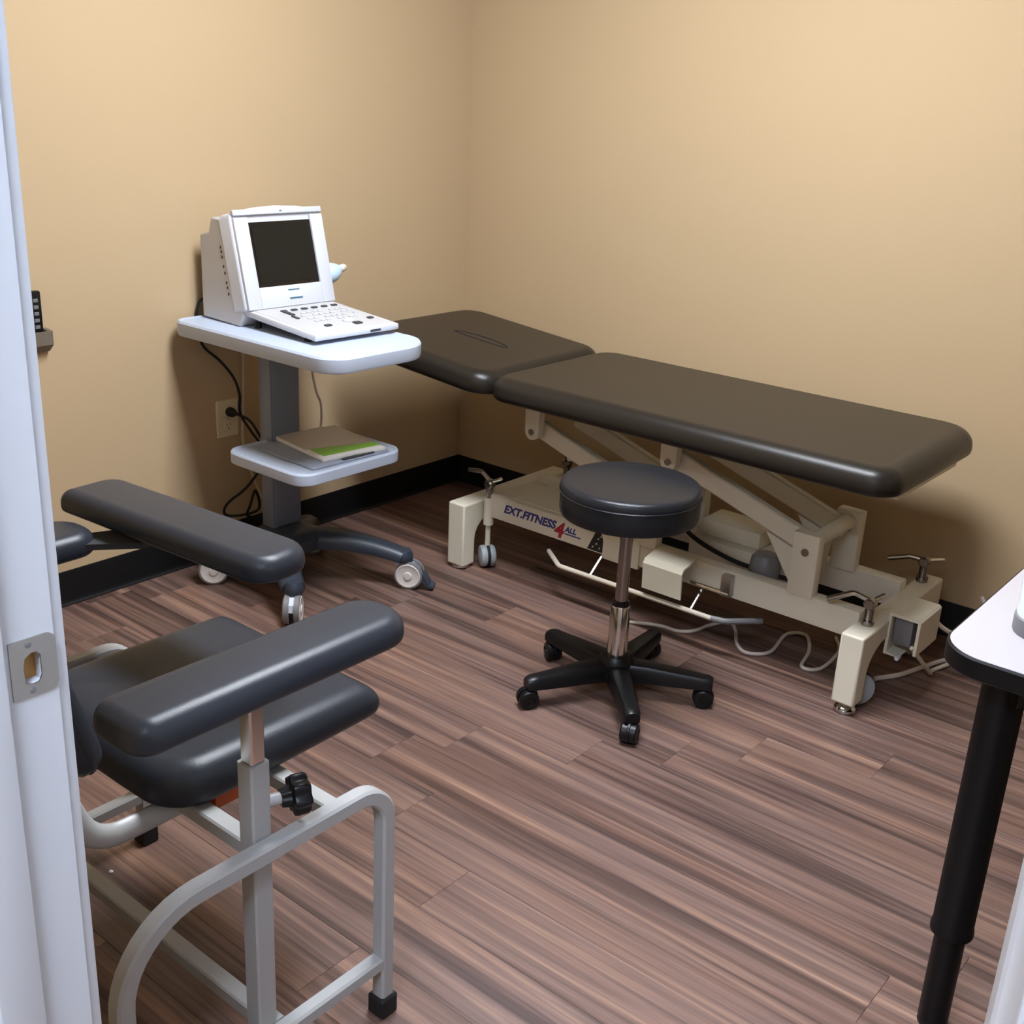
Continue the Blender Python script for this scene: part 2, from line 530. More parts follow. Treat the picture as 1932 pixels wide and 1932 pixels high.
# ceiling lights: both hang above the picture's upper edge or behind the camera
def troffer(place, x, y, dx, dy, m, label):
    t = thing('ceiling_light_%s_offscreen' % place, label, 'ceiling light', (x, y, ZC))
    bm = B(); w = .035
    box(bm, x - dx, x + dx, y - dy, y - dy + w, ZC - .03, ZC, .003); box(bm, x - dx, x + dx, y + dy - w, y + dy, ZC - .03, ZC, .003)
    box(bm, x - dx, x - dx + w, y - dy + w, y + dy - w, ZC - .03, ZC, .003); box(bm, x + dx - w, x + dx, y - dy + w, y + dy - w, ZC - .03, ZC, .003)
    obj('frame', bm, 'white', t, smooth=30)
    bm = B(); box(bm, x - dx + w, x + dx - w, y - dy + w, y + dy - w, ZC - .018, ZC - .004)
    obj('diffuser_%s_offscreen' % place, bm, m, t, smooth=0)
troffer('room', -1.42, 1.92, .60, .30, 'lamp', 'flat white fluorescent ceiling panel over the middle of the exam room')
troffer('hall', -0.45, -0.45, .60, .30, 'lamp2', 'flat cool white ceiling panel in the hallway')

# ------------------------------------------------------------------ treatment table
bed = thing('treatment_table', 'black padded electric treatment table on a cream steel frame along the wall', 'treatment table', (-1.66, 2.93, 0))
# main pad
bx0, bx1, by0, by1, bz0, bz1 = -2.185, -0.902, 2.555, 3.195, .632, .703
bm = B()
pad(bm, (bx1 - bx0) / 2, (by1 - by0) / 2, [.11, .09, .09, .075], cushion_prof(bz1 - bz0, .046, 8, bottom=.4), T((bx0 + bx1) / 2, (by0 + by1) / 2, bz0), 8)
obj('body_cushion', bm, 'bedvinyl', bed)
# head pad, raised a little towards its free end, hinge at the body cushion
HL = .63
tilt = math.radians(5.0)
HM = Matrix.Translation((bx0 + .012, (by0 + by1) / 2, bz0)) @ Matrix.Rotation(tilt, 4, 'Y')
bm = B()
pad(bm, HL / 2, (by1 - by0) / 2, [.085, .10, .10, .085], cushion_prof(bz1 - bz0, .046, 8, bottom=.4), HM @ Matrix.Translation((-HL / 2, 0, 0)), 8)
head = obj('head_cushion', bm, 'bedvinyl', bed)
# breathing slot: a thin curved plug set into the head cushion
top = bz1 - bz0
bm = B()
arc = [HM @ Vector((-HL * .5 + .02 + .115 * math.cos(a), -.008 + (.030 if math.sin(a) > 0 else .010) * math.sin(a), top - .0045)) for a in [2 * PI * k / 28 for k in range(29)]]
sweep(bm, arc, [(.0045, 0), (.0035, .0054), (-.0035, .0054), (-.0045, 0)], up=(0, 0, 1))
obj('face_slot', bm, 'rubber', head)
# steel frame below the pads
RY0, RY1 = 2.74, 3.02
bm = B()
for y in (2.68, 3.06):
    box(bm, bx0 + .05, bx1 - .03, y, y + .03, bz0 - .028, bz0 + .002, .002)
for x in (bx0 + .05, -1.62, bx1 - .06):
    box(bm, x, x + .03, 2.71, 3.06, bz0 - .028, bz0 + .001, .002)
obj('cushion_frame', bm, 'cream', bed, smooth=30)
bm = B()
for y in (2.69, 3.09):
    box(bm, -HL + .10, .09, y - HM.translation.y, y + .025 - HM.translation.y, -.024, .002, .002, mtx=HM)
box(bm, -HL + .10, -HL + .125, -.15, .17, -.024, .001, .002, mtx=HM)
obj('head_frame', bm, 'cream', bed, smooth=30)
# end frames: an arched leg pair at each end
def end_frame(x0, x1, side):
    t = .230
    bm = B()
    ya, yb = 2.65, 3.215
    zb = .030 if side > 0 else .012
    arch = [(ya, zb), (ya, t), (yb, t), (yb, zb), (yb - .06, zb), (yb - .06, .10)]
    c0 = (yb - .06 - .10, .10)
    arch += [(c0[0] + .10 * math.cos(a), .10 + .075 * math.sin(a)) for a in [PI / 2 * k / 6 for k in range(1, 7)]]
    c1 = (ya + .06 + .10, .10)
    arch += [(c1[0] + .10 * math.cos(a), .10 + .075 * math.sin(a)) for a in [PI / 2 + PI / 2 * k / 6 for k in range(0, 7)]]
    arch += [(ya + .06, zb)]
    prism(bm, arch, 'x', x0, x1)
    bmesh.ops.recalc_face_normals(bm, faces=bm.faces)
    o = obj('end_frame', bm, 'cream', bed, smooth=30)
    md = o.modifiers.new('bevel', 'BEVEL'); md.width = .006; md.segments = 3; md.limit_method = 'ANGLE'; md.angle_limit = math.radians(50)
    for y in (2.68, 3.185):
        bm = B(); xc = (x0 + x1) / 2
        lathe(bm, [(.024, 0), (.029, .003), (.029, .011), (.024, .018), (.014, .022), (.010, .034)], (xc, y, 0), n=20)
        obj('levelling_foot', bm, 'chrome', o)
    return o
end_frame(-2.385, -2.315, -1)
end_frame(-1.008, -.945, 1)
# long rails
for y0, y1 in ((RY0, RY0 + .045), (RY1 - .0, RY1 + .045)):
    bm = B(); box(bm, -2.30, -1.0, y0, y1, .178, .258, .005)
    obj('side_rail', bm, 'cream', bed, smooth=30)
bm = B(); box(bm, -2.318, -2.20, RY0 + .03, RY1 + .02, .185, .232, .004)
obj('cross_rail', bm, 'cream', bed, smooth=30)
bm = B(); box(bm, -2.20, -1.74, RY0 + .02, RY1 + .02, .250, .262, .003)
obj('base_cover', bm, 'cream', bed, smooth=30)
bm = B(); box(bm, -1.822, -1.69, RY0 - .006, RY0 + .01, .170, .262, .002)
obj('access_plate', bm, 'cream', bed, smooth=30)
# lettering on the front rail
TM = Matrix.Translation((-2.222, RY0 - .0004, .212)) @ Matrix.Rotation(PI / 2, 4, 'X')
obj('lettering', text_bm('EXT.FITNESS', .038, .0006, .3, TM), 'blue', bed, smooth=0)
TM = Matrix.Translation((-2.015, RY0 - .0004, .190)) @ Matrix.Rotation(PI / 2, 4, 'X')
obj('numeral', text_bm('4', .070, .0008, .25, TM), 'red', bed, smooth=0)
TM = Matrix.Translation((-1.972, RY0 - .0004, .214)) @ Matrix.Rotation(PI / 2, 4, 'X')
obj('lettering', text_bm('ALL', .026, .0006, .25, TM), 'blue', bed, smooth=0)
bm = B(); box(bm, -1.972, -1.910, RY0 - .0008, RY0, .205, .209); obj('lettering_line', bm, 'blue', bed, smooth=0)
bm = B()
prism(bm, [(-1.882, .184), (-1.825, .184), (-1.825, .225), (-1.832, .243), (-1.843, .249), (-1.855, .244), (-1.862, .228)], 'y', RY0 - .0014, RY0 + .001)
emb = obj('emblem', bm, 'blackink', bed, smooth=0)
bm = B()
for a, b in ((-1.865, .192), (-1.852, .205), (-1.840, .193), (-1.846, .222), (-1.837, .232)):
    prism(bm, [(a, b), (a + .007, b + .002), (a + .005, b + .008)], 'y', RY0 - .0022, RY0 - .0012)
obj('emblem_detail', bm, 'cream', emb, smooth=0)
# lift arms (two parallelogram pairs) with their posts
AX, AZ = -1.672, .360      # lower pivots
CX, CZ = -1.172, .380
UP = (-.452, .146)         # lower pivot -> upper pivot
for (px, pz) in ((AX, AZ), (CX, CZ)):
    for y in (2.735, 3.005):
        bm = B()
        box(bm, px - .040, px + .036, y, y + .038, .250, pz + .052, .004)
        po = obj('lift_post', bm, 'cream', bed, smooth=30)
        bm = B(); lathe(bm, [(.011, -.003), (.011, .0), (.005, .001), (.005, .003)], (px, y - .001, pz), 'Y', 14)
        obj('pivot_bolt', bm, 'darkchrome', po)
    d = Vector((UP[0], 0, UP[1])).normalized()
    nrm = Vector((-d.z, 0, d.x))
    if nrm.z < 0: nrm = -nrm
    for y in (2.778, 2.972):
        bm = B()
        sweep(bm, [(px, y + .015, pz), (px + UP[0], y + .015, pz + UP[1])], sq(.058, .030), up=(0, 1, 0))
        arm = obj('lift_arm', bm, 'cream', bed, smooth=30)
        bm = B()
        p0 = Vector((px, 0, pz)) - nrm * .028
        prism(bm, [(p0.x - .02, p0.z), (p0.x - .02 + d.x * .12, p0.z + d.z * .12), (p0.x - .035, p0.z - .11)], 'y', y + .004, y + .014)
        obj('gusset', bm, 'cream', arm, smooth=0)
    bm = B(); cyl(bm, (px, 2.745, pz + .020), (px, 3.03, pz + .020), .022, n=16)
    obj('cross_tube', bm, 'cream', bed)
    for y in (2.738, 3.01):
        bm = B()
        ux, uz = px + UP[0], pz + UP[1]
        poly = [(ux - .028, bz0 - .02), (ux + .028, bz0 - .02)] + [(ux + .026 * math.cos(a), uz + .026 * math.sin(a)) for a in [-PI * k / 8 for k in range(9)]]
        prism(bm, poly, 'y', y, y + .028)
        if px == AX: prism(bm, [(ux - .13, bz0 - .012), (ux + .0, bz0 - .012), (ux, bz0 - .052), (ux - .045, bz0 - .055)], 'y', y + .005, y + .022)
        br = obj('hanger_bracket', bm, 'cream', bed, smooth=30)
        bm = B(); lathe(bm, [(.010, -.003), (.010, .0), (.005, .001), (.005, .003)], (ux, y - .001, uz), 'Y', 14)
        obj('pivot_bolt', bm, 'darkchrome', br)
# motor tray, motor box and grey dome between the rails
bm = B(); box(bm, -1.62, -1.24, 2.90, 3.015, .190, .262, .006); tr = obj('actuator_housing', bm, 'cream', bed, smooth=30)
bm = B(); box(bm, -1.60, -1.40, 2.93, 3.05, .262, .315, .008); obj('motor_box', bm, 'cream', bed, smooth=30)
bm = B()
lathe(bm, [(.044, .19), (.044, .255), (.040, .285), (.030, .297), (.001, .300)], (-1.335, 2.845, 0), n=24); obj('motor_cap', bm, 'greypl', bed)
bm = B(); sweep(bm, smoothpath([(-1.70, 2.95, .30), (-1.60, 2.88, .268), (-1.45, 2.86, .24), (-1.30, 2.86, .235), (-1.2, 2.86, .235)]), circ(.007, 8)); obj('actuator_cable', bm, 'rubber', bed)
# hooded switch box on the front rail
bm = B()
prism(bm, [(2.672, .152), (2.667, .232), (2.676, .246), (RY0 + .01, .262), (RY0 + .01, .256), (2.680, .240), (2.673, .230), (2.678, .152)], 'x', -1.632, -1.500)
box(bm, -1.632, -1.624, 2.676, RY0 + .005, .157, .244, .001)
hood = obj('switch_hood', bm, 'cream', bed, smooth=30)
# foot bar
bm = B()
FZ = .122
path = [(-2.035, 2.748, FZ + .006), (-1.945, 2.683, FZ)] + [(-1.40, 2.690, FZ)]
sweep(bm, fillet(path, [.03]), circ(.0075, 10)); fb = obj('foot_bar', bm, 'ivorycord', bed)
bm = B(); sweep(bm, fillet([(-1.405, 2.690, FZ), (-1.365, 2.70, FZ), (-1.29, 2.78, FZ)], [.03]), circ(.009, 10)); obj('foot_bar_grip', bm, 'greypl', fb)
for x in (-1.83, -1.475):
    bm = B(); sweep(bm, [(x, 2.690, FZ), (x, RY0 + .02, .180)], circ(.006, 8)); obj('foot_bar_bracket', bm, 'darkchrome', fb)
bm = B(); sweep(bm, [(-1.50, 2.722, .196), (-1.375, 2.722, .196)], circ(.005, 8)); obj('switch_rod', bm, 'chrome', bed)
bm = B(); box(bm, -1.402, -1.370, RY0 - .022, RY0 + .002, .186, .250, .002); obj('rod_bracket', bm, 'steel', bed, smooth=30)
# retractable casters with chrome cranks
def bed_caster(x, y, ang, la, lb, high, end, r=.045):
    k = r / .045
    bm = B(); cyl(bm, (x, y, r), (x, y, .215), .009, n=10); cyl(bm, (x, y, .15), (x, y, .243), .017, n=14)
    st = obj('caster_stem', bm, 'cream' if x < -1.5 else 'darkchrome', bed)
    ca, sa = math.cos(ang), math.sin(ang)
    for s in (-1, 1):
        bm = B()
        mt = Matrix.Rotation(ang, 4, 'Z') @ Matrix.Rotation(PI / 2, 4, 'X')
        lathe(bm, [(.034 * k, s * .004), (.044 * k, s * .005), (r, s * .010), (r, s * .018), (.040 * k, s * .024), (.020 * k, s * .027), (.001, s * .028)], (x, y, r), n=24, mtx=mt)
        obj('caster_wheel', bm, 'greywheel', st)
    bm = B(); mt = Matrix.Rotation(ang, 4, 'Z') @ Matrix.Rotation(PI / 2, 4, 'X')
    lathe(bm, [(.047 * k, -.005), (.0475 * k, 0), (.047 * k, .005)], (x, y, r + .001), n=24, mtx=mt)
    obj('caster_hood', bm, 'rubber', st)
    bm = B(); z = .25
    cyl(bm, (x, y, .235), (x, y, z + .045), .012, n=12)
    lathe(bm, [(.012, -.014), (.016, -.010), (.016, .010), (.012, .014)], (x, y, z + .04), 'Y', 14)
    hub = obj('crank_hub', bm, 'darkchrome', bed)
    hz = z + .045
    bm = B(); sweep(bm, fillet([(x - .01 * la[0], y - .01 * la[1], hz), (x + la[0] * .045, y + la[1] * .045, hz + .035 * high), (x + la[0] * .11, y + la[1] * .11, hz + .03 * end)], [.02]), circ(.0075, 10)); obj('crank_handle', bm, 'darkchrome', hub)
    bm = B(); sweep(bm, [(x, y, hz), (x + lb[0] * .07, y + lb[1] * .07, hz + .03 * high)], circ(.006, 10)); obj('crank_arm', bm, 'chrome', hub)
bed_caster(-2.29, 2.745, -.6, (-.75, -.10), (.75, -.1), .9, .9, .037)
bed_caster(-.978, 2.745, .9, (-.95, -.3), (.3, .5), .5, -.5)
bed_caster(-.985, 3.145, .9, (-.9, -.2), (.6, .5), .1, -.5)
bed_caster(-2.255, 3.12, .5, (-.7, .3), (.9, .1), .9, .9, .037)
# control box on the foot end with its sockets
bm = B()
prism(bm, [(-.948, .132), (-.948, .252), (-.868, .252), (-.862, .246), (-.862, .150), (-.870, .150), (-.870, .244), (-.940, .244), (-.940, .140), (-.905, .132)], 'y', 2.815, 2.965)
cb = obj('control_box', bm, 'cream', bed, smooth=30)
bm = B(); box(bm, -.936, -.885, 2.83, 2.955, .160, .240, .006); obj('socket_block', bm, 'greypl', cb, smooth=30)
bm = B(); lathe(bm, [(.006, 0), (.006, .02), (.004, .024)], (-.905, 2.80, .135), 'Y', 12); obj('indicator_knob', bm, 'whitepl', cb)

# bed cables
def cable(name, pts, r, m, label, n=8):
    bm = B(); sweep(bm, smoothpath(pts, n), circ(r, 8))
    return tag(obj(name, bm, m), label, 'cable')
cable('foot_switch_cable', [(-1.715, 2.70, .006), (-1.66, 2.73, .006), (-1.60, 2.76, .006), (-1.55, 2.765, .006), (-1.515, 2.80, .006), (-1.50, 2.87, .006), (-1.47, 2.935, .006), (-1.425, 2.895, .006), (-1.375, 2.815, .006), (-1.325, 2.785, .006), (-1.28, 2.84, .006), (-1.30, 2.98, .006), (-1.255, 3.02, .006), (-1.20, 2.93, .006), (-1.17, 2.82, .006), (-1.125, 2.85, .006), (-1.135, 2.99, .006), (-1.18, 3.07, .006)],
      .0055, 'whitecord', 'pale cable looping over the floor under the treatment table')
cable('power_cable', [(-.985, 2.90, .007), (-.945, 2.97, .007), (-.915, 3.06, .007), (-.885, 3.15, .007), (-.84, 3.22, .007), (-.80, 3.24, .03), (-.80, 3.28, .10), (-.86, 3.33, .16)], .007, 'whitecord', 'thick pale cable curving across the floor beside the table foot')
cable('control_cable', [(-.88, 2.83, .165), (-.865, 2.90, .10), (-.87, 3.0, .03), (-.885, 3.06, .008), (-.87, 3.12, .008), (-.85, 3.18, .009)], .006, 'ivorycord', 'white cable hanging from the cream control box to the floor')
cable('handset_cable', [(-.872, 2.968, .20), (-.85, 3.0, .17), (-.80, 3.08, .12), (-.74, 3.18, .06), (-.68, 3.25, .008)], .006, 'ivorycord', 'white cable running from the control box towards the wall')

# ------------------------------------------------------------------ rolling stool
sx, sy = -1.479, 2.327
st = thing('rolling_stool', 'round black stool on a five-star caster base beside the treatment table', 'stool', (sx, sy, 0))
SZ0, SZ1, SR = .508, .600, .178
bm = B(); lathe(bm, [(SR - .02, SZ0), (SR - .004, SZ0 + .004), (SR, SZ0 + .014), (SR, SZ1 - .030), (SR - .002, SZ1 - .026)], (sx, sy, 0), n=64)
seat = obj('seat_side', bm, 'stoolvinyl', st)
bm = B()
pr = [(SR + .001, SZ1 - .028), (SR + .0015, SZ1 - .022)] + [(SR - .016 + .0165 * math.cos(a), SZ1 - .018 + .016 * math.sin(a)) for a in [PI / 2 * k / 6 for k in range(7)]] + [(SR * .6, SZ1 + .002), (SR * .2, SZ1 + .004), (.001, SZ1 + .0042)]
lathe(bm, pr, (sx, sy, 0), n=64); obj('seat_top', bm, 'stoolvinyl', st)
bm = B(); lathe(bm, [(SR + .0005, SZ1 - .031), (SR + .003, SZ1 - .0285), (SR + .0005, SZ1 - .026)], (sx, sy, 0), n=64); obj('seat_piping', bm, 'stoolvinyl', seat)
bm = B(); box(bm, sx - .09, sx + .09, sy - .06, sy + .06, SZ0 - .008, SZ0 + .002, .003); cyl(bm, (sx, sy, SZ0 - .04), (sx, sy, SZ0 - .006), .024, n=20); obj('seat_plate', bm, 'blackmetal', st, smooth=30)
bm = B(); cyl(bm, (sx, sy, .265), (sx, sy, SZ0 - .01), .0165, n=24); obj('gas_rod', bm, 'darkchrome', st)
bm = B(); lathe(bm, [(.020, .258), (.023, .260), (.023, .268), (.018, .272)], (sx, sy, 0), n=24); obj('collar', bm, 'blackpl', st)
bm = B(); lathe(bm, [(.027, .09), (.026, .255), (.024, .259)], (sx, sy, 0), n=32); obj('gas_cylinder', bm, 'chrome', st)
bm = B(); lathe(bm, [(.050, .052), (.054, .060), (.048, .105), (.038, .118), (.030, .120)], (sx, sy, 0), n=32); obj('base_hub', bm, 'blackpl', st)
for k in range(5):
    a = math.radians(-45.6 + 72 * k)
    d = Vector((math.cos(a), math.sin(a), 0)); e = Vector((-d.y, d.x, 0))
    bm = B()
    rings = []
    secs = [(.03, .100, .050, .030), (.09, .100, .046, .028), (.16, .094, .040, .025), (.225, .089, .034, .022), (.248, .088, .032, .021), (.259, .083, .026, .018)]
    for (q, zt, dp, hw) in secs:
        c = Vector((sx, sy, 0)) + d * q
        pr = [(-hw, zt - dp), (-hw, zt - .010), (-hw + .006, zt - .002), (0, zt + .001), (hw - .006, zt - .002), (hw, zt - .010), (hw, zt - dp)]
        rings.append([bm.verts.new(c + e * u + Vector((0, 0, v))) for u, v in pr])
    for A, C in zip(rings, rings[1:]):
        n_ = len(A)
        for i in range(n_): bm.faces.new((A[i], A[(i + 1) % n_], C[(i + 1) % n_], C[i]))
    bm.faces.new(rings[0][::-1]); bm.faces.new(rings[-1])
    leg = obj('base_leg', bm, 'blackpl', st, smooth=40)
    tip = Vector((sx, sy, 0)) + d * .245
    bm = B(); cyl(bm, tip + Vector((0, 0, .045)), tip + Vector((0, 0, .075)), .013, n=12); obj('caster_stem', bm, 'blackpl', leg)
    wr = .0265
    wa = (1.9, 0.6, -0.2, 2.5, 1.0)[k]
    off = Vector((math.cos(wa), math.sin(wa), 0)) * -.008
    mt = Matrix.Rotation(wa, 4, 'Z') @ Matrix.Rotation(PI / 2, 4, 'X')
    for s in (-1, 1):
        bm = B(); lathe(bm, [(.020, s * .003), (wr, s * .004), (wr, s * .017), (.023, s * .021), (.015, s * .022), (.014, s * .0195), (.006, s * .0195), (.005, s * .0225), (.001, s * .023)], tip + off + Vector((0, 0, wr)), n=24, mtx=mt)
        obj('caster_wheel', bm, 'blackpl', leg)
    bm = B(); lathe(bm, [(.0285, -.003), (.029, 0), (.0285, .003)], tip + off + Vector((0, 0, wr + .002)), n=24, mtx=mt); obj('caster_hood', bm, 'greypl' if False else 'blackpl', leg)

# ------------------------------------------------------------------ ultrasound cart
cart = thing('equipment_cart', 'pale grey equipment cart with a slate blue base on white casters', 'cart', (-2.62, 2.20, 0))
cx, cy = -2.70, 2.215
bm = B(); box(bm, cx - .030, cx + .028, cy - .052, cy + .052, .165, .785, .006); col = obj('column', bm, 'column', cart, smooth=30)
bm = B(); box(bm, cx - .030, cx + .024, cy - .056, cy - .050, .17, .785, .002); box(bm, cx - .030, cx + .024, cy + .050, cy + .056, .17, .785, .002); obj('column_edge', bm, 'column', col, smooth=30)
bm = B(); box(bm, cx - .05, cx + .10, cy - .08, cy + .08, .752, .775, .004); obj('top_mount', bm, 'column', cart, smooth=30)
# top tray with a raised rim
def offset_poly(pts, d):
    out = []
    n = len(pts)
    for i in range(n):
        a = Vector(pts[i - 1]); b = Vector(pts[i]); c = Vector(pts[(i + 1) % n])
        t1 = (b - a); t2 = (c - b)
        if t1.length < 1e-7: t1 = t2
        if t2.length < 1e-7: t2 = t1
        t1.normalize(); t2.normalize()
        n1 = Vector((t1.y, -t1.x)); n2 = Vector((t2.y, -t2.x))
        m = (n1 + n2)
        if m.length < 1e-6: m = n1
        m.normalize()
        k = 1 / max(.5, m.dot(n1))
        out.append(tuple(b - m * d * k))
    return out
def stack(bm, pts, prof):
    """prof [(inset, z)]; pts must wind so that positive inset shrinks"""
    ar = sum(pts[i - 1][0] * pts[i][1] - pts[i][0] * pts[i - 1][1] for i in range(len(pts)))
    sgn = 1 if ar > 0 else -1
    rings = [[bm.verts.new((x, y, z)) for x, y in (offset_poly(pts, ins * sgn) if ins else pts)] for ins, z in prof]
    n = len(pts)
    for A, C in zip(rings, rings[1:]):
        for i in range(n): bm.faces.new((A[i], A[(i + 1) % n], C[(i + 1) % n], C[i]))
    bm.faces.new(rings[0][::-1]); bm.faces.new(rings[-1])
TZ = .815
tray_pts = [(-2.594 + a, 2.216 + b) for a, b in rrect(.358, .205, [.12, .05, .05, .08], 8)]
bm = B(); stack(bm, tray_pts, [(.012, TZ - .047), (.003, TZ - .044), (0, TZ - .036), (0, TZ - .006), (.004, TZ), (.010, TZ), (.014, TZ - .0025)])
obj('top_tray', bm, 'cartgrey', cart, smooth=30)
# lower shelf
bm = B()
SHZ = .466
pad(bm, .178, .205, .055, [(.008, -.038), (.001, -.034), (0, -.028), (0, -.005), (.003, 0), (.008, 0), (.011, -.004), (.013, -.005)], T(-2.528, 2.205, SHZ), 6)
obj('lower_shelf', bm, 'cartgrey', cart, smooth=30)
# base with four curved arms
wheels = {'fr': (-2.365, 2.425), 'bl': (-2.815, 2.005), 'fl': (-2.415, 2.015), 'br': (-2.80, 2.40)}
hub = Vector((-2.66, 2.21, 0))
bm = B(); pad(bm, .10, .085, .05, [(.012, .115), (0, .125), (0, .160), (.02, .178), (.05, .183)], T(hub.x, hub.y, 0), 6); obj('base_hub', bm, 'slate', cart, smooth=40)
for k, (wx, wy) in wheels.items():
    e = Vector((wx, wy, 0)); dirv = (e - hub); L = dirv.length; d = dirv.normalized()
    pts, sc = [], []
    for i in range(11):
        t = i / 10
        z = .146 - .040 * t ** 2.4
        side = Vector((-d.y, d.x, 0)) * .02 * math.sin(PI * t) * (1 if k in ('fr', 'bl') else -1)
        pts.append(hub + d * (L * t) + side + Vector((0, 0, z))); sc.append(1.30 - .52 * t)
    pr = [(.042, -.020), (.046, .0), (.036, .018), (.015, .027), (-.015, .027), (-.036, .018), (-.046, 0), (-.042, -.020), (-.02, -.026), (.02, -.026)]
    bm = B(); sweep(bm, pts, pr, up=(0, 0, 1), scales=sc)
    lathe(bm, [(.026, .088), (.029, .092), (.029, .112), (.022, .126), (.001, .130)], (wx, wy, 0), n=20)
    arm = obj('base_arm', bm, 'slate', cart, smooth=45)
    # caster
    ang = {'fr': .55, 'bl': .9, 'fl': -.85, 'br': .6}[k]
    R = Matrix.Rotation(ang, 4, 'Z')
    base = Vector((wx, wy, 0))
    r = .046
    tv = R @ Vector((.018, 0, 0))
    mt = R @ Matrix.Rotation(PI / 2, 4, 'X')
    bm = B()
    prof = [(-.022, .088), (.022, .090), (.050, .070), (.054, .048), (.042, .044), (.030, .060), (-.020, .062)]
    for x0_, x1_ in ((-.014, .014),):
        A = [bm.verts.new(base + R @ Vector((a, x0_, b))) for a, b in prof]; C = [bm.verts.new(base + R @ Vector((a, x1_, b))) for a, b in prof]
        for i in range(len(prof)): bm.faces.new((A[i], A[(i + 1) % len(prof)], C[(i + 1) % len(prof)], C[i]))
        bm.faces.new(A[::-1]); bm.faces.new(C)
    cyl(bm, base + Vector((0, 0, .07)), base + Vector((0, 0, .095)), .022, n=16)
    cf = obj('caster_fork', bm, 'whitepl', arm, smooth=30)
    for s in (-1, 1):
        bm = B(); lathe(bm, [(.030, s * .007), (r, s * .008), (r, s * .022), (.042, s * .024)], base + tv + Vector((0, 0, r)), n=28, mtx=mt); w_ = obj('caster_tyre', bm, 'greypl', arm)
        bm = B(); lathe(bm, [(.041, s * .0238), (.037, s * .026), (.034, s * .0245), (.014, s * .0245), (.012, s * .0275), (.004, s * .028), (.001, s * .0278)], base + tv + Vector((0, 0, r)), n=28, mtx=mt); obj('caster_disc', bm, 'wheelwhite', arm)
    if k in ('fr',):
        bm = B(); p = [(.045, .075), (.072, .045), (.086, .020), (.100, .014), (.100, .009), (.080, .010), (.060, .036), (.040, .060)]
        A = [bm.verts.new(base + R @ Vector((a, -.022, b))) for a, b in p]; C = [bm.verts.new(base + R @ Vector((a, .022, b))) for a, b in p]
        for i in range(len(p)): bm.faces.new((A[i], A[(i + 1) % len(p)], C[(i + 1) % len(p)], C[i]))
        bm.faces.new(A[::-1]); bm.faces.new(C); obj('brake_pedal', bm, 'slate', arm, smooth=30)

# ------------------------------------------------------------------ ultrasound machine
my = math.radians(-2.0)
MO = Matrix.Translation((-2.925, 2.280, TZ - .0025)) @ Matrix.Rotation(my, 4, 'Z')     # local +x = towards the operator
us = thing('ultrasound_machine', 'white portable ultrasound machine with dark screen and open keyboard', 'ultrasound machine', (-2.70, 2.24, TZ - .0025))
MW = .166
def mprism(bm, poly, y0, y1):
    A = [bm.verts.new(MO @ Vector((a, y0, b))) for a, b in poly]; C = [bm.verts.new(MO @ Vector((a, y1, b))) for a, b in poly]
    n = len(poly)
    for i in range(n): bm.faces.new((A[i], A[(i + 1) % n], C[(i + 1) % n], C[i]))
    bm.faces.new(A[::-1]); bm.faces.new(C)
def bev(o, w, s=2, ang=30):
    md = o.modifiers.new('bevel', 'BEVEL'); md.width = w; md.segments = s; md.limit_method = 'ANGLE'; md.angle_limit = math.radians(ang)
    return o
# rear body
bm = B(); mprism(bm, [(.0, .004), (.185, .0), (.205, .03), (.195, .10), (.13, .305), (.06, .305), (.045, .26), (.0, .25)], -MW, MW)
bev(obj('body', bm, 'whitepl2', us, smooth=30), .006)
# screen housing: slab leaning back
SM = MO @ Matrix.Translation((.222, 0, .052)) @ Matrix.Rotation(math.radians(-14), 4, 'Y')   # local z up the screen, local +x out of it
def sbox(bm, x0, x1, y0, y1, z0, z1, b=0.0): box(bm, x0, x1, y0, y1, z0, z1, b, mtx=SM)
SH = .290
bm = B()
ol = [(-MW - .002, 0), (MW + .002, 0), (MW + .002, SH - .022), (MW - .006, SH - .008), (MW * .5, SH + .004), (0, SH + .008), (-MW * .5, SH + .004), (-MW + .006, SH - .008), (-MW - .002, SH - .022)]
A = [bm.verts.new(SM @ Vector((-.062, a, b))) for a, b in ol]; C = [bm.verts.new(SM @ Vector((.0, a, b))) for a, b in ol]
for i in range(len(ol)): bm.faces.new((A[i], A[(i + 1) % len(ol)], C[(i + 1) % len(ol)], C[i]))
bm.faces.new(A[::-1]); bm.faces.new(C)
hs = bev(obj('screen_housing', bm, 'whitepl', us, smooth=40), .008, 3)
# raised frame round the screen
bm = B()
w0, w1, z0_, z1_ = -.114, .116, .062, .250
for q in ((-MW + .004, w0, .0, SH - .024), (w1, MW - .004, .0, SH - .024), (w0, w1, .0, z0_), (-MW + .004, MW - .004, SH - .018, SH - .002)):
    sbox(bm, -.002, .010, q[0], q[1], q[2], q[3], .0015)
obj('bezel', bm, 'whitepl', hs, smooth=30)
bm = B(); sbox(bm, -.004, .003, w0 - .001, w1 + .001, z0_ - .001, z1_ + .001); obj('screen_rim', bm, 'screenrim', hs, smooth=0)
bm = B(); sbox(bm, .002, .0045, w0 + .012, w1 - .012, z0_ + .012, z1_ - .010, .001); obj('screen', bm, 'screen', hs, smooth=0)
bm = B(); sbox(bm, .0095, .0108, -.012, .03, .046, .0495); sbox(bm, .0095, .0108, -.010, .038, .020, .025); obj('nameplate', bm, 'blueink', hs, smooth=0)
bm = B(); sbox(bm, .0095, .0108, .004, .012, SH - .012, SH - .008); obj('status_light', bm, 'greypl', hs, smooth=0)
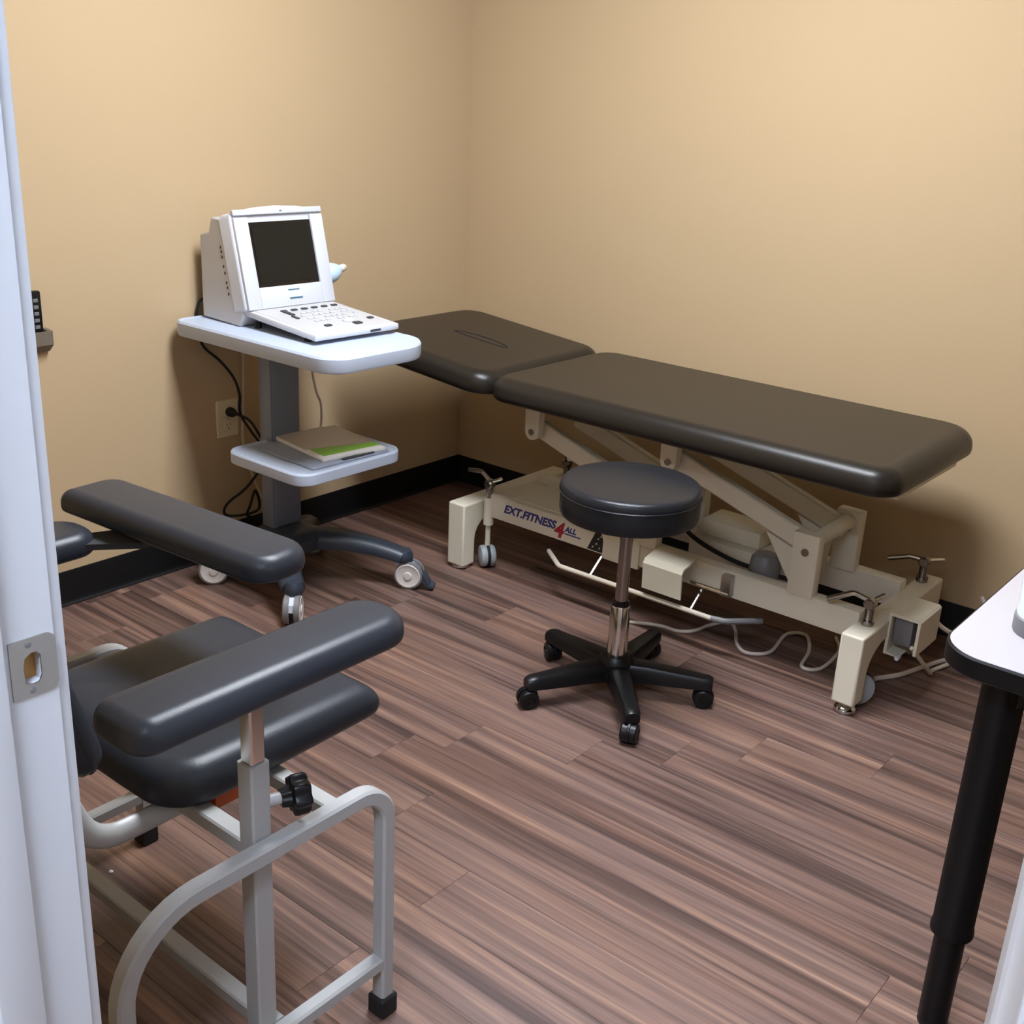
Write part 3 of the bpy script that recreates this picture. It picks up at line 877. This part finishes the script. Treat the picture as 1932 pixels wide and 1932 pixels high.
# side ports
for u, v in ((.150, .222), (.153, .210), (.156, .195), (.162, .168), (.168, .150), (.174, .122), (.178, .108), (.182, .090)):
    bm = B(); box(bm, u - .048, u - .042, -MW - .001, -MW + .003, v - .004, v + .004, mtx=MO)
    obj('side_port', bm, 'keydark', us, smooth=0)
# keyboard deck
KM = MO @ Matrix.Translation((.190, 0, .054)) @ Matrix.Rotation(math.radians(4.0), 4, 'Y')
KL, KW = .336, .158
bm = B(); box(bm, 0, KL, -KW, KW, -.019, 0.0, .005, 2, mtx=KM)
kb = obj('keyboard_deck', bm, 'whitepl', us, smooth=30)
bm = B(); box(bm, .012, KL - .012, -KW + .012, KW - .012, -.001, .0015, .001, 1, mtx=KM); obj('key_panel', bm, 'whitepl2', kb, smooth=0)
def key(x, y, w, d, m, h=.0055):
    bm = B(); box(bm, x - d / 2, x + d / 2, y - w / 2, y + w / 2, .001, h, .0012, 1, mtx=KM); obj('key', bm, m, kb, smooth=30)
for i in range(6): key(.085, -.072 + i * .038, .020, .012, 'keydark')
key(.110, -.075, .014, .05, 'keydark'); key(.16, -.088, .01, .03, 'keydark')
for r_ in range(4):
    for c_ in range(9):
        if (r_ * 7 + c_ * 3) % 5 != 0: key(.125 + r_ * .030, -.055 + c_ * .0215, .014, .011, 'keygrey', .0045)
key(.272, -.060, .022, .014, 'keydark'); key(.285, .040, .026, .02, 'keydark'); key(.255, .115, .02, .014, 'keydark')
bm = B(); lathe(bm, [(.017, .0), (.017, .004), (.014, .006), (.010, .011), (.001, .013)], (0, 0, 0), n=20, mtx=KM @ Matrix.Translation((.255, .03, .001))); obj('trackball', bm, 'keygrey', kb)
bm = B(); box(bm, KL - .001, KL + .0008, 0.045, .085, -.014, -.007, mtx=KM); obj('front_badge', bm, 'keydark', kb, smooth=0)
bm = B(); box(bm, .05, KL - .06, -KW + .012, KW - .012, -.024, -.017, .002, 2, mtx=KM); obj('deck_underside', bm, 'greypl', kb, smooth=30)
for u in (.04, .27):
    for v in (-.13, .13):
        bm = B(); p = KM @ Vector((u, v, -.035)); cyl(bm, (p.x, p.y, TZ - .0025), (p.x, p.y, max(p.z, TZ + .004)), .010, n=12); obj('foot', bm, 'rubber', us)
# probe in its side holder
bm = B(); box(bm, .10, .16, MW - .002, MW + .014, .045, .20, .004, mtx=MO); box(bm, .115, .128, MW + .005, MW + .018, .20, .222, .004, mtx=MO)
for v in (.085,):
    box(bm, .10, .16, MW + .01, MW + .05, v - .01, v + .008, .004, mtx=MO)
obj('probe_holder', bm, 'whitepl', us, smooth=30)
pr = thing('ultrasound_probe', 'pale blue ultrasound probe with a cream tip hung beside the screen', 'probe', MO @ Vector((.15, MW + .03, .06)))
PM = MO @ Matrix.Translation((.150, MW + .034, .122)) @ Matrix.Rotation(math.radians(-72), 4, 'X') @ Matrix.Rotation(math.radians(10), 4, 'Y')
bm = B(); lathe(bm, [(.010, -.03), (.022, -.026), (.030, -.010), (.032, .006), (.029, .022), (.020, .038), (.012, .047), (.001, .049)], (0, 0, 0), n=24, mtx=PM); obj('probe_body', bm, 'probeblue', pr)
bm = B(); lathe(bm, [(.011, .046), (.0125, .052), (.011, .062), (.006, .068), (.001, .069)], (0, 0, 0), n=20, mtx=PM); obj('probe_tip', bm, 'probetip', pr)

# papers on the lower shelf
PMX = T(-2.53, 2.262, SHZ - .005, math.radians(-9))
bk = thing('booklet', 'taupe covered booklet with a bright green corner on the lower cart shelf', 'booklet', (-2.545, 2.275, SHZ - .005))
bm = B(); box(bm, -.138, .138, -.110, .110, .0065, .018, .002, mtx=PMX @ Matrix.Rotation(math.radians(0.0), 4, 'Y')); obj('page_block', bm, 'paper', bk, smooth=30)
RMX = PMX @ Matrix.Rotation(math.radians(0.0), 4, 'Y')
def flat(poly, z0, z1, m, name):
    bm = B(); A = [bm.verts.new(RMX @ Vector((a, b, z0))) for a, b in poly]; C = [bm.verts.new(RMX @ Vector((a, b, z1))) for a, b in poly]
    n = len(poly)
    for i in range(n): bm.faces.new((A[i], A[(i + 1) % n], C[(i + 1) % n], C[i]))
    bm.faces.new(A[::-1]); bm.faces.new(C); obj(name, bm, m, bk, smooth=0)
flat([(-.137, -.109), (.035, -.109), (.075, .109), (-.137, .109)], .018, .0192, 'taupe', 'cover')
flat([(.041, -.095), (.118, -.095), (.112, .109), (.079, .109)], .018, .0190, 'green', 'green_panel')
sl = thing('plastic_sleeve', 'blue grey plastic document sleeve under the booklet', 'document sleeve', (-2.53, 2.24, SHZ - .005))
bm = B(); box(bm, -.145, .145, -.135, .155, .0005, .006, .002, mtx=T(-2.525, 2.215, SHZ - .005, math.radians(-3))); obj('sleeve_sheet', bm, 'bluesleeve', sl, smooth=30)
bm = B(); box(bm, .128, .142, -.02, .10, .0061, .011, .002, mtx=T(-2.525, 2.215, SHZ - .005, math.radians(-3))); obj('sleeve_clasp', bm, 'keydark', sl, smooth=30)

# ------------------------------------------------------------------ wall outlet, plug, cords
oy0, oy1, oz0, oz1 = 2.178, 2.262, .402, .528
ow = thing('wall_outlet', 'ivory duplex outlet plate on the tan wall behind the cart', 'outlet', (XL, 2.22, .402))
bm = B(); pad(bm, .042, .0625, .005, [(0, 0), (0, .003), (.003, .006)], Matrix.Translation((XL, 2.22, .465)) @ Matrix(((0, 0, 1, 0), (1, 0, 0, 0), (0, 1, 0, 0), (0, 0, 0, 1))), 3); obj('cover_plate', bm, 'ivory', ow, smooth=30)
for dz in (-.024, .024):
    bm = B(); pad(bm, .016, .017, .012, [(0, .005), (0, .008), (.001, .0085)], Matrix.Translation((XL, 2.22, .465 + dz)) @ Matrix(((0, 0, 1, 0), (1, 0, 0, 0), (0, 1, 0, 0), (0, 0, 0, 1))), 5); rc = obj('receptacle', bm, 'ivory', ow, smooth=30)
    if dz < 0:
        bm = B(); box(bm, XL + .0083, XL + .0088, 2.2135, 2.2155, .442, .450); box(bm, XL + .0083, XL + .0088, 2.2245, 2.2265, .442, .450); box(bm, XL + .0083, XL + .0088, 2.218, 2.222, .431, .435); obj('slot', bm, 'rubber', rc, smooth=0)
bm = B(); cyl(bm, (XL + .006, 2.22, .465), (XL + .0075, 2.22, .465), .003, n=10); obj('plate_screw', bm, 'steel', ow)
pc = thing('mains_cable', 'black mains cable plugged into the ivory wall outlet', 'cable', (XL + .02, 2.22, .1))
bm = B(); lathe(bm, [(.001, 0), (.014, .001), (.016, .006), (.014, .024), (.008, .034), (.005, .045)], (XL + .0085, 2.222, .489), 'X', 16); obj('plug', bm, 'rubber', pc)
bm = B(); sweep(bm, smoothpath([(XL + .05, 2.222, .489), (XL + .085, 2.245, .470), (XL + .11, 2.265, .42), (XL + .12, 2.29, .36), (XL + .10, 2.22, .26), (XL + .06, 2.165, .20), (XL + .04, 2.17, .155), (XL + .07, 2.215, .15), (XL + .10, 2.26, .17), (XL + .11, 2.24, .24), (XL + .10, 2.225, .19), (XL + .08, 2.23, .145), (XL + .10, 2.30, .13), (XL + .14, 2.31, .15)]), circ(.0045, 8)); obj('flex', bm, 'rubber', pc)
cable('machine_cord', [(-2.935, 2.135, .87), (-2.955, 2.12, .855), (-2.965, 2.115, .80), (-2.962, 2.13, .72), (-2.955, 2.19, .66), (-2.95, 2.235, .60), (-2.95, 2.255, .54), (-2.95, 2.255, .48), (-2.93, 2.28, .42), (-2.91, 2.31, .36), (-2.90, 2.315, .28), (-2.87, 2.29, .18)], .0045, 'rubber', 'black machine cord hanging down the wall behind the cart')
cable('beige_cord', [(-2.962, 2.285, .775), (-2.966, 2.285, .65), (-2.966, 2.28, .50), (-2.964, 2.275, .36), (-2.95, 2.32, .20), (-2.93, 2.36, .12), (-2.88, 2.33, .14)], .004, 'ivorycord', 'thin beige cord hanging straight down the wall beside the outlet')
cable('probe_cord', [(-2.74, 2.41, .765), (-2.80, 2.43, .66), (-2.80, 2.445, .56), (-2.79, 2.46, .50), (-2.78, 2.44, .40), (-2.80, 2.40, .30), (-2.82, 2.36, .20), (-2.79, 2.30, .175)], .004, 'ivorycord', 'thin beige cord hanging between tray and lower shelf of the cart')

# remote control in its wall holder
rh = thing('remote_holder', 'taupe wall cradle holding a black remote control', 'holder', (XL, 1.57, .77))
bm = B()
prism(bm, [(XL, .768), (XL, .832), (XL + .034, .828), (XL + .034, .790), (XL + .010, .768)], 'y', 1.50, 1.512); prism(bm, [(XL, .768), (XL, .832), (XL + .034, .828), (XL + .034, .790), (XL + .010, .768)], 'y', 1.616, 1.628)
prism(bm, [(XL + .030, .790), (XL + .030, .828), (XL + .034, .828), (XL + .034, .790)], 'y', 1.512, 1.616); prism(bm, [(XL, .768), (XL + .010, .768), (XL + .034, .790), (XL + .030, .796), (XL + .006, .775), (XL, .775)], 'y', 1.512, 1.616)
obj('cradle', bm, 'bronze', rh, smooth=0)
rc = thing('remote_control', 'black remote control with small keys standing in a taupe wall cradle', 'remote control', (XL + .016, 1.556, .796))
bm = B(); box(bm, XL + .006, XL + .025, 1.528, 1.608, .798, .938, .004); obj('remote_body', bm, 'blackpl', rc, smooth=30)
for i in range(5):
    for j in range(3):
        bm = B(); box(bm, XL + .024, XL + .027, 1.540 + j * .022, 1.554 + j * .022, .836 + i * .018, .846 + i * .018, .001, 1); obj('remote_key', bm, 'greypl', rc, smooth=30)

# ------------------------------------------------------------------ phlebotomy chair
ch = thing('phlebotomy_chair', 'charcoal padded blood draw chair with flat armrests and silver tube frame', 'chair', (-1.47, .88, 0))
XN, XF = -1.120, -1.82
def sidebar(x):
    p = fillet([(x, .630, .03), (x, .630, .457), (x, 1.113, .457), (x, 1.113, .03)], [.125, .062], 10)
    bm = B(); sweep(bm, p, sq(.028, .028, .004), up=(1, 0, 0)); f_ = obj('side_frame', bm, 'silver', ch, smooth=30)
    for y in (.630, 1.113):
        bm = B(); pad(bm, .0185, .0185, .004, [(.002, 0), (0, .003), (0, .036), (.003, .040)], T(x, y, 0), 3); obj('rubber_foot', bm, 'rubber', f_, smooth=30)
    bm = B(); sweep(bm, [(x, .640, .112), (x, 1.103, .112)], sq(.026, .026, .004), up=(1, 0, 0)); obj('lower_stretcher', bm, 'silver', ch, smooth=30)
sidebar(XN); sidebar(XF)
PY = .880
for s, x in ((1, XN), (-1, XF)):
    xp = x - s * .030
    bm = B(); sweep(bm, [(xp, PY, .100), (xp, PY, .592)], sq(.034, .034, .003), up=(0, 1, 0)); obj('arm_post', bm, 'silver', ch, smooth=30)
    bm = B(); sweep(bm, [(xp, PY, .50), (xp, PY, .722)], sq(.026, .026, .003), up=(0, 1, 0)); obj('post_tube', bm, 'chrome', ch, smooth=30)
    bm = B(); box(bm, xp - .03, xp + .03, PY - .09, PY + .09, .712, .722, .002); obj('arm_bracket', bm, 'blackmetal', ch, smooth=30)
    ka = Vector((.38 * s, .925, 0)); kp = Vector((ka.y, -ka.x, 0)); kc = Vector((xp, PY, .520))
    bm = B(); cyl(bm, kc + ka * .012, kc + ka * .050, .0095, n=14); obj('knob_bolt', bm, 'silver', ch)
    bm = B()
    star = [(.0285 + .003 * math.cos(7 * a)) for a in [2 * PI * i / 56 for i in range(56)]]
    rings = []
    for sc_, yy in ((.45, .038), (.55, .052), (.95, .054), (1.0, .058), (1.0, .074), (.9, .079), (.3, .080)):
        rings.append([bm.verts.new(kc + ka * yy + kp * (star[i] * sc_ * math.cos(2 * PI * i / 56)) + Vector((0, 0, star[i] * sc_ * math.sin(2 * PI * i / 56)))) for i in range(56)])
    for A, C in zip(rings, rings[1:]):
        for i in range(56): bm.faces.new((A[i], A[(i + 1) % 56], C[(i + 1) % 56], C[i]))
    bm.faces.new(rings[0][::-1]); bm.faces.new(rings[-1]); obj('clamp_knob', bm, 'blackpl', ch, smooth=40)
for y, z in ((.880, .445), (1.020, .445), (.895, .112)):
    bm = B(); sweep(bm, [(XN - .012, y, z), (XF + .012, y, z)], sq(.030, .026, .003), up=(0, 0, 1)); obj('cross_bar', bm, 'silver', ch, smooth=30)
# seat
SXC, SHX, SY0, SY1 = -1.485, .225, .812, 1.264
def seat_bend(p):
    # front lip falls away (waterfall), slight dish
    y = p.y + .01
    k = max(0.0, (p.y - .145) / .10)
    p.z = .078 - (.078 - p.z) * (1 - .45 * min(1, max(0, k)))
    p.z -= .034 * k * k
    p.z += -.010 * math.cos(min(1, abs(p.x) / SHX) * PI / 2) * (1 if p.z > .04 else 0)
    return p
bm = B()
prof = cushion_prof(.078, .046, 8, bottom=.5)
prof = prof + [(.075, .0782), (.11, .0783), (.15, .0784)]
pad(bm, SHX, (SY1 - SY0) / 2, [.045, .045, .085, .085], prof, T(SXC, (SY0 + SY1) / 2, .458), 6, bend=seat_bend)
seat = obj('seat', bm, 'chairvinyl', ch, smooth=50)
md = seat.modifiers.new('sub', 'SUBSURF'); md.levels = 1; md.render_levels = 1
bm = B(); box(bm, SXC - .15, SXC + .206, .905, .99, .436, .460, .002); obj('seat_board', bm, 'orange', ch, smooth=30)
# backrest
lean = math.radians(18)
BMx = Matrix.Translation((SXC, .686, .575)) @ Matrix.Rotation(lean, 4, 'X')
bm = B()
mt = BMx @ Matrix.Translation((0, 0, .215)) @ Matrix.Rotation(PI / 2, 4, 'X')
pad(bm, SHX, .215, [.05] * 4, cushion_prof(.055, .030, 6, bottom=1.0), mt @ Matrix.Rotation(PI, 4, 'Y') @ Matrix.Translation((0, 0, -.0)), 6)
obj('backrest', bm, 'chairvinyl', ch, smooth=50)
for x in (SXC + .155, SXC - .155):
    bm = B(); sweep(bm, fillet([(x, .60, .90), (x, .672, .575), (x, .725, .440), (x, .90, .440)], [.25, .075], 8), [(.019 * math.cos(a), .0135 * math.sin(a)) for a in [2 * PI * i / 14 for i in range(14)]], up=(1, 0, 0)); obj('back_tube', bm, 'silver', ch)
# armrests
def armpad(name, cxx, cyy, rz, hl, hw, rads, z0=.732, h=.044, r=.026):
    bm = B(); pad(bm, hl, hw, rads, cushion_prof(h, r, 7, bottom=.4), T(cxx, cyy, z0, rz), 8)
    return obj(name, bm, 'chairvinyl', ch, smooth=50)
armpad('armrest', -1.118, .882, PI / 2, .238, .060, [.055, .035, .035, .055])
armpad('armrest', XF + .01, .770, PI / 2, .262, .062, [.062, .035, .035, .05], z0=.692)
fl = armpad('swing_armrest', -1.632, 1.112, math.radians(4), .272, .066, [.058, .045, .02, .050])
bm = B(); prism(bm, [(-1.82, .97), (-1.775, .965), (-1.69, 1.07), (-1.69, 1.12), (-1.76, 1.12)], 'z', .706, .717); pl = obj('swing_bracket', bm, 'keydark', ch, smooth=0)
bm = B(); cyl(bm, (-1.725, 1.085, .696), (-1.725, 1.085, .735), .012, n=14); obj('pivot_pin', bm, 'darkchrome', pl)

# ------------------------------------------------------------------ work table
wt = thing('work_table', 'white laminate table with black rounded edge and telescopic black legs', 'table', (.0, 2.3, 0))
tx0, tx1, ty0, ty1, tz = -.480, .275, 1.642, 3.0, .740
bm = B(); pad(bm, (tx1 - tx0) / 2, (ty1 - ty0) / 2, .075, [(.003, -.034), (0, -.031), (0, -.003), (.003, 0)], T((tx0 + tx1) / 2, (ty0 + ty1) / 2, tz), 10); tt = obj('table_edge', bm, 'blackmetal', wt, smooth=40)
bm = B(); pad(bm, (tx1 - tx0) / 2 - .004, (ty1 - ty0) / 2 - .004, .072, [(0, -.004), (0, .0002), (.001, .0012)], T((tx0 + tx1) / 2, (ty0 + ty1) / 2, tz), 10); obj('table_top', bm, 'laminate', wt, smooth=40)
for lx in (-.390, .170):
    for ly in (1.742, 2.89):
        bm = B(); cyl(bm, (lx, ly, .012), (lx, ly, .24), .0255, n=24); lg = obj('table_leg', bm, 'blackmetal', wt)
        bm = B(); lathe(bm, [(.033, .196), (.0355, .198), (.0355, .208), (.0335, .212), (.0335, .706)], (lx, ly, 0), n=28); obj('leg_sleeve', bm, 'blackmetal', lg)
        bm = B(); lathe(bm, [(.024, 0), (.0255, .003), (.024, .014)], (lx, ly, 0), n=20); obj('foot_glide', bm, 'rubber', lg)
        s = 1 if lx < 0 else -1
        q = 1 if ly < 2.3 else -1
        bm = B(); prism(bm, [(lx, .62), (lx, .708), (lx + s * .13, .708), (lx + s * .12, .690), (lx + s * .05, .665)], 'y', ly - .02, ly + .02); box(bm, lx - .05, lx + .13, ly - .05, ly + .05, .700, .708, .001); obj('leg_bracket', bm, 'blackmetal', lg, smooth=0)
# canister at the table edge
jr = thing('canister', 'clear pale canister with a dark grey base on the white table', 'canister', (-.366, 1.812, tz))
jx, jy = -.366, 1.812
bm = B(); lathe(bm, [(.046, tz + .001), (.048, tz + .004), (.048, tz + .028), (.046, tz + .030)], (jx, jy, 0), n=32); obj('canister_base', bm, 'greypl', jr)
bm = B(); lathe(bm, [(.045, tz + .029), (.046, tz + .034), (.046, tz + .092), (.044, tz + .096)], (jx, jy, 0), n=32); obj('canister_body', bm, 'glass', jr)
bm = B(); lathe(bm, [(.0455, tz + .095), (.047, tz + .098), (.047, tz + .106), (.040, tz + .112), (.010, tz + .114), (.001, tz + .1145)], (jx, jy, 0), n=32); obj('canister_lid', bm, 'darkchrome', jr)

# scrap on the floor
bm = B(); pad(bm, .004, .0035, .002, [(.0005, 0), (0, .001), (.001, .003), (.0025, .004)], T(-1.782, 1.006, 0, .5), 3)
tag(obj('paper_scrap', bm, 'paper', smooth=40), 'tiny white scrap lying on the wood floor under the padded chair', 'scrap')
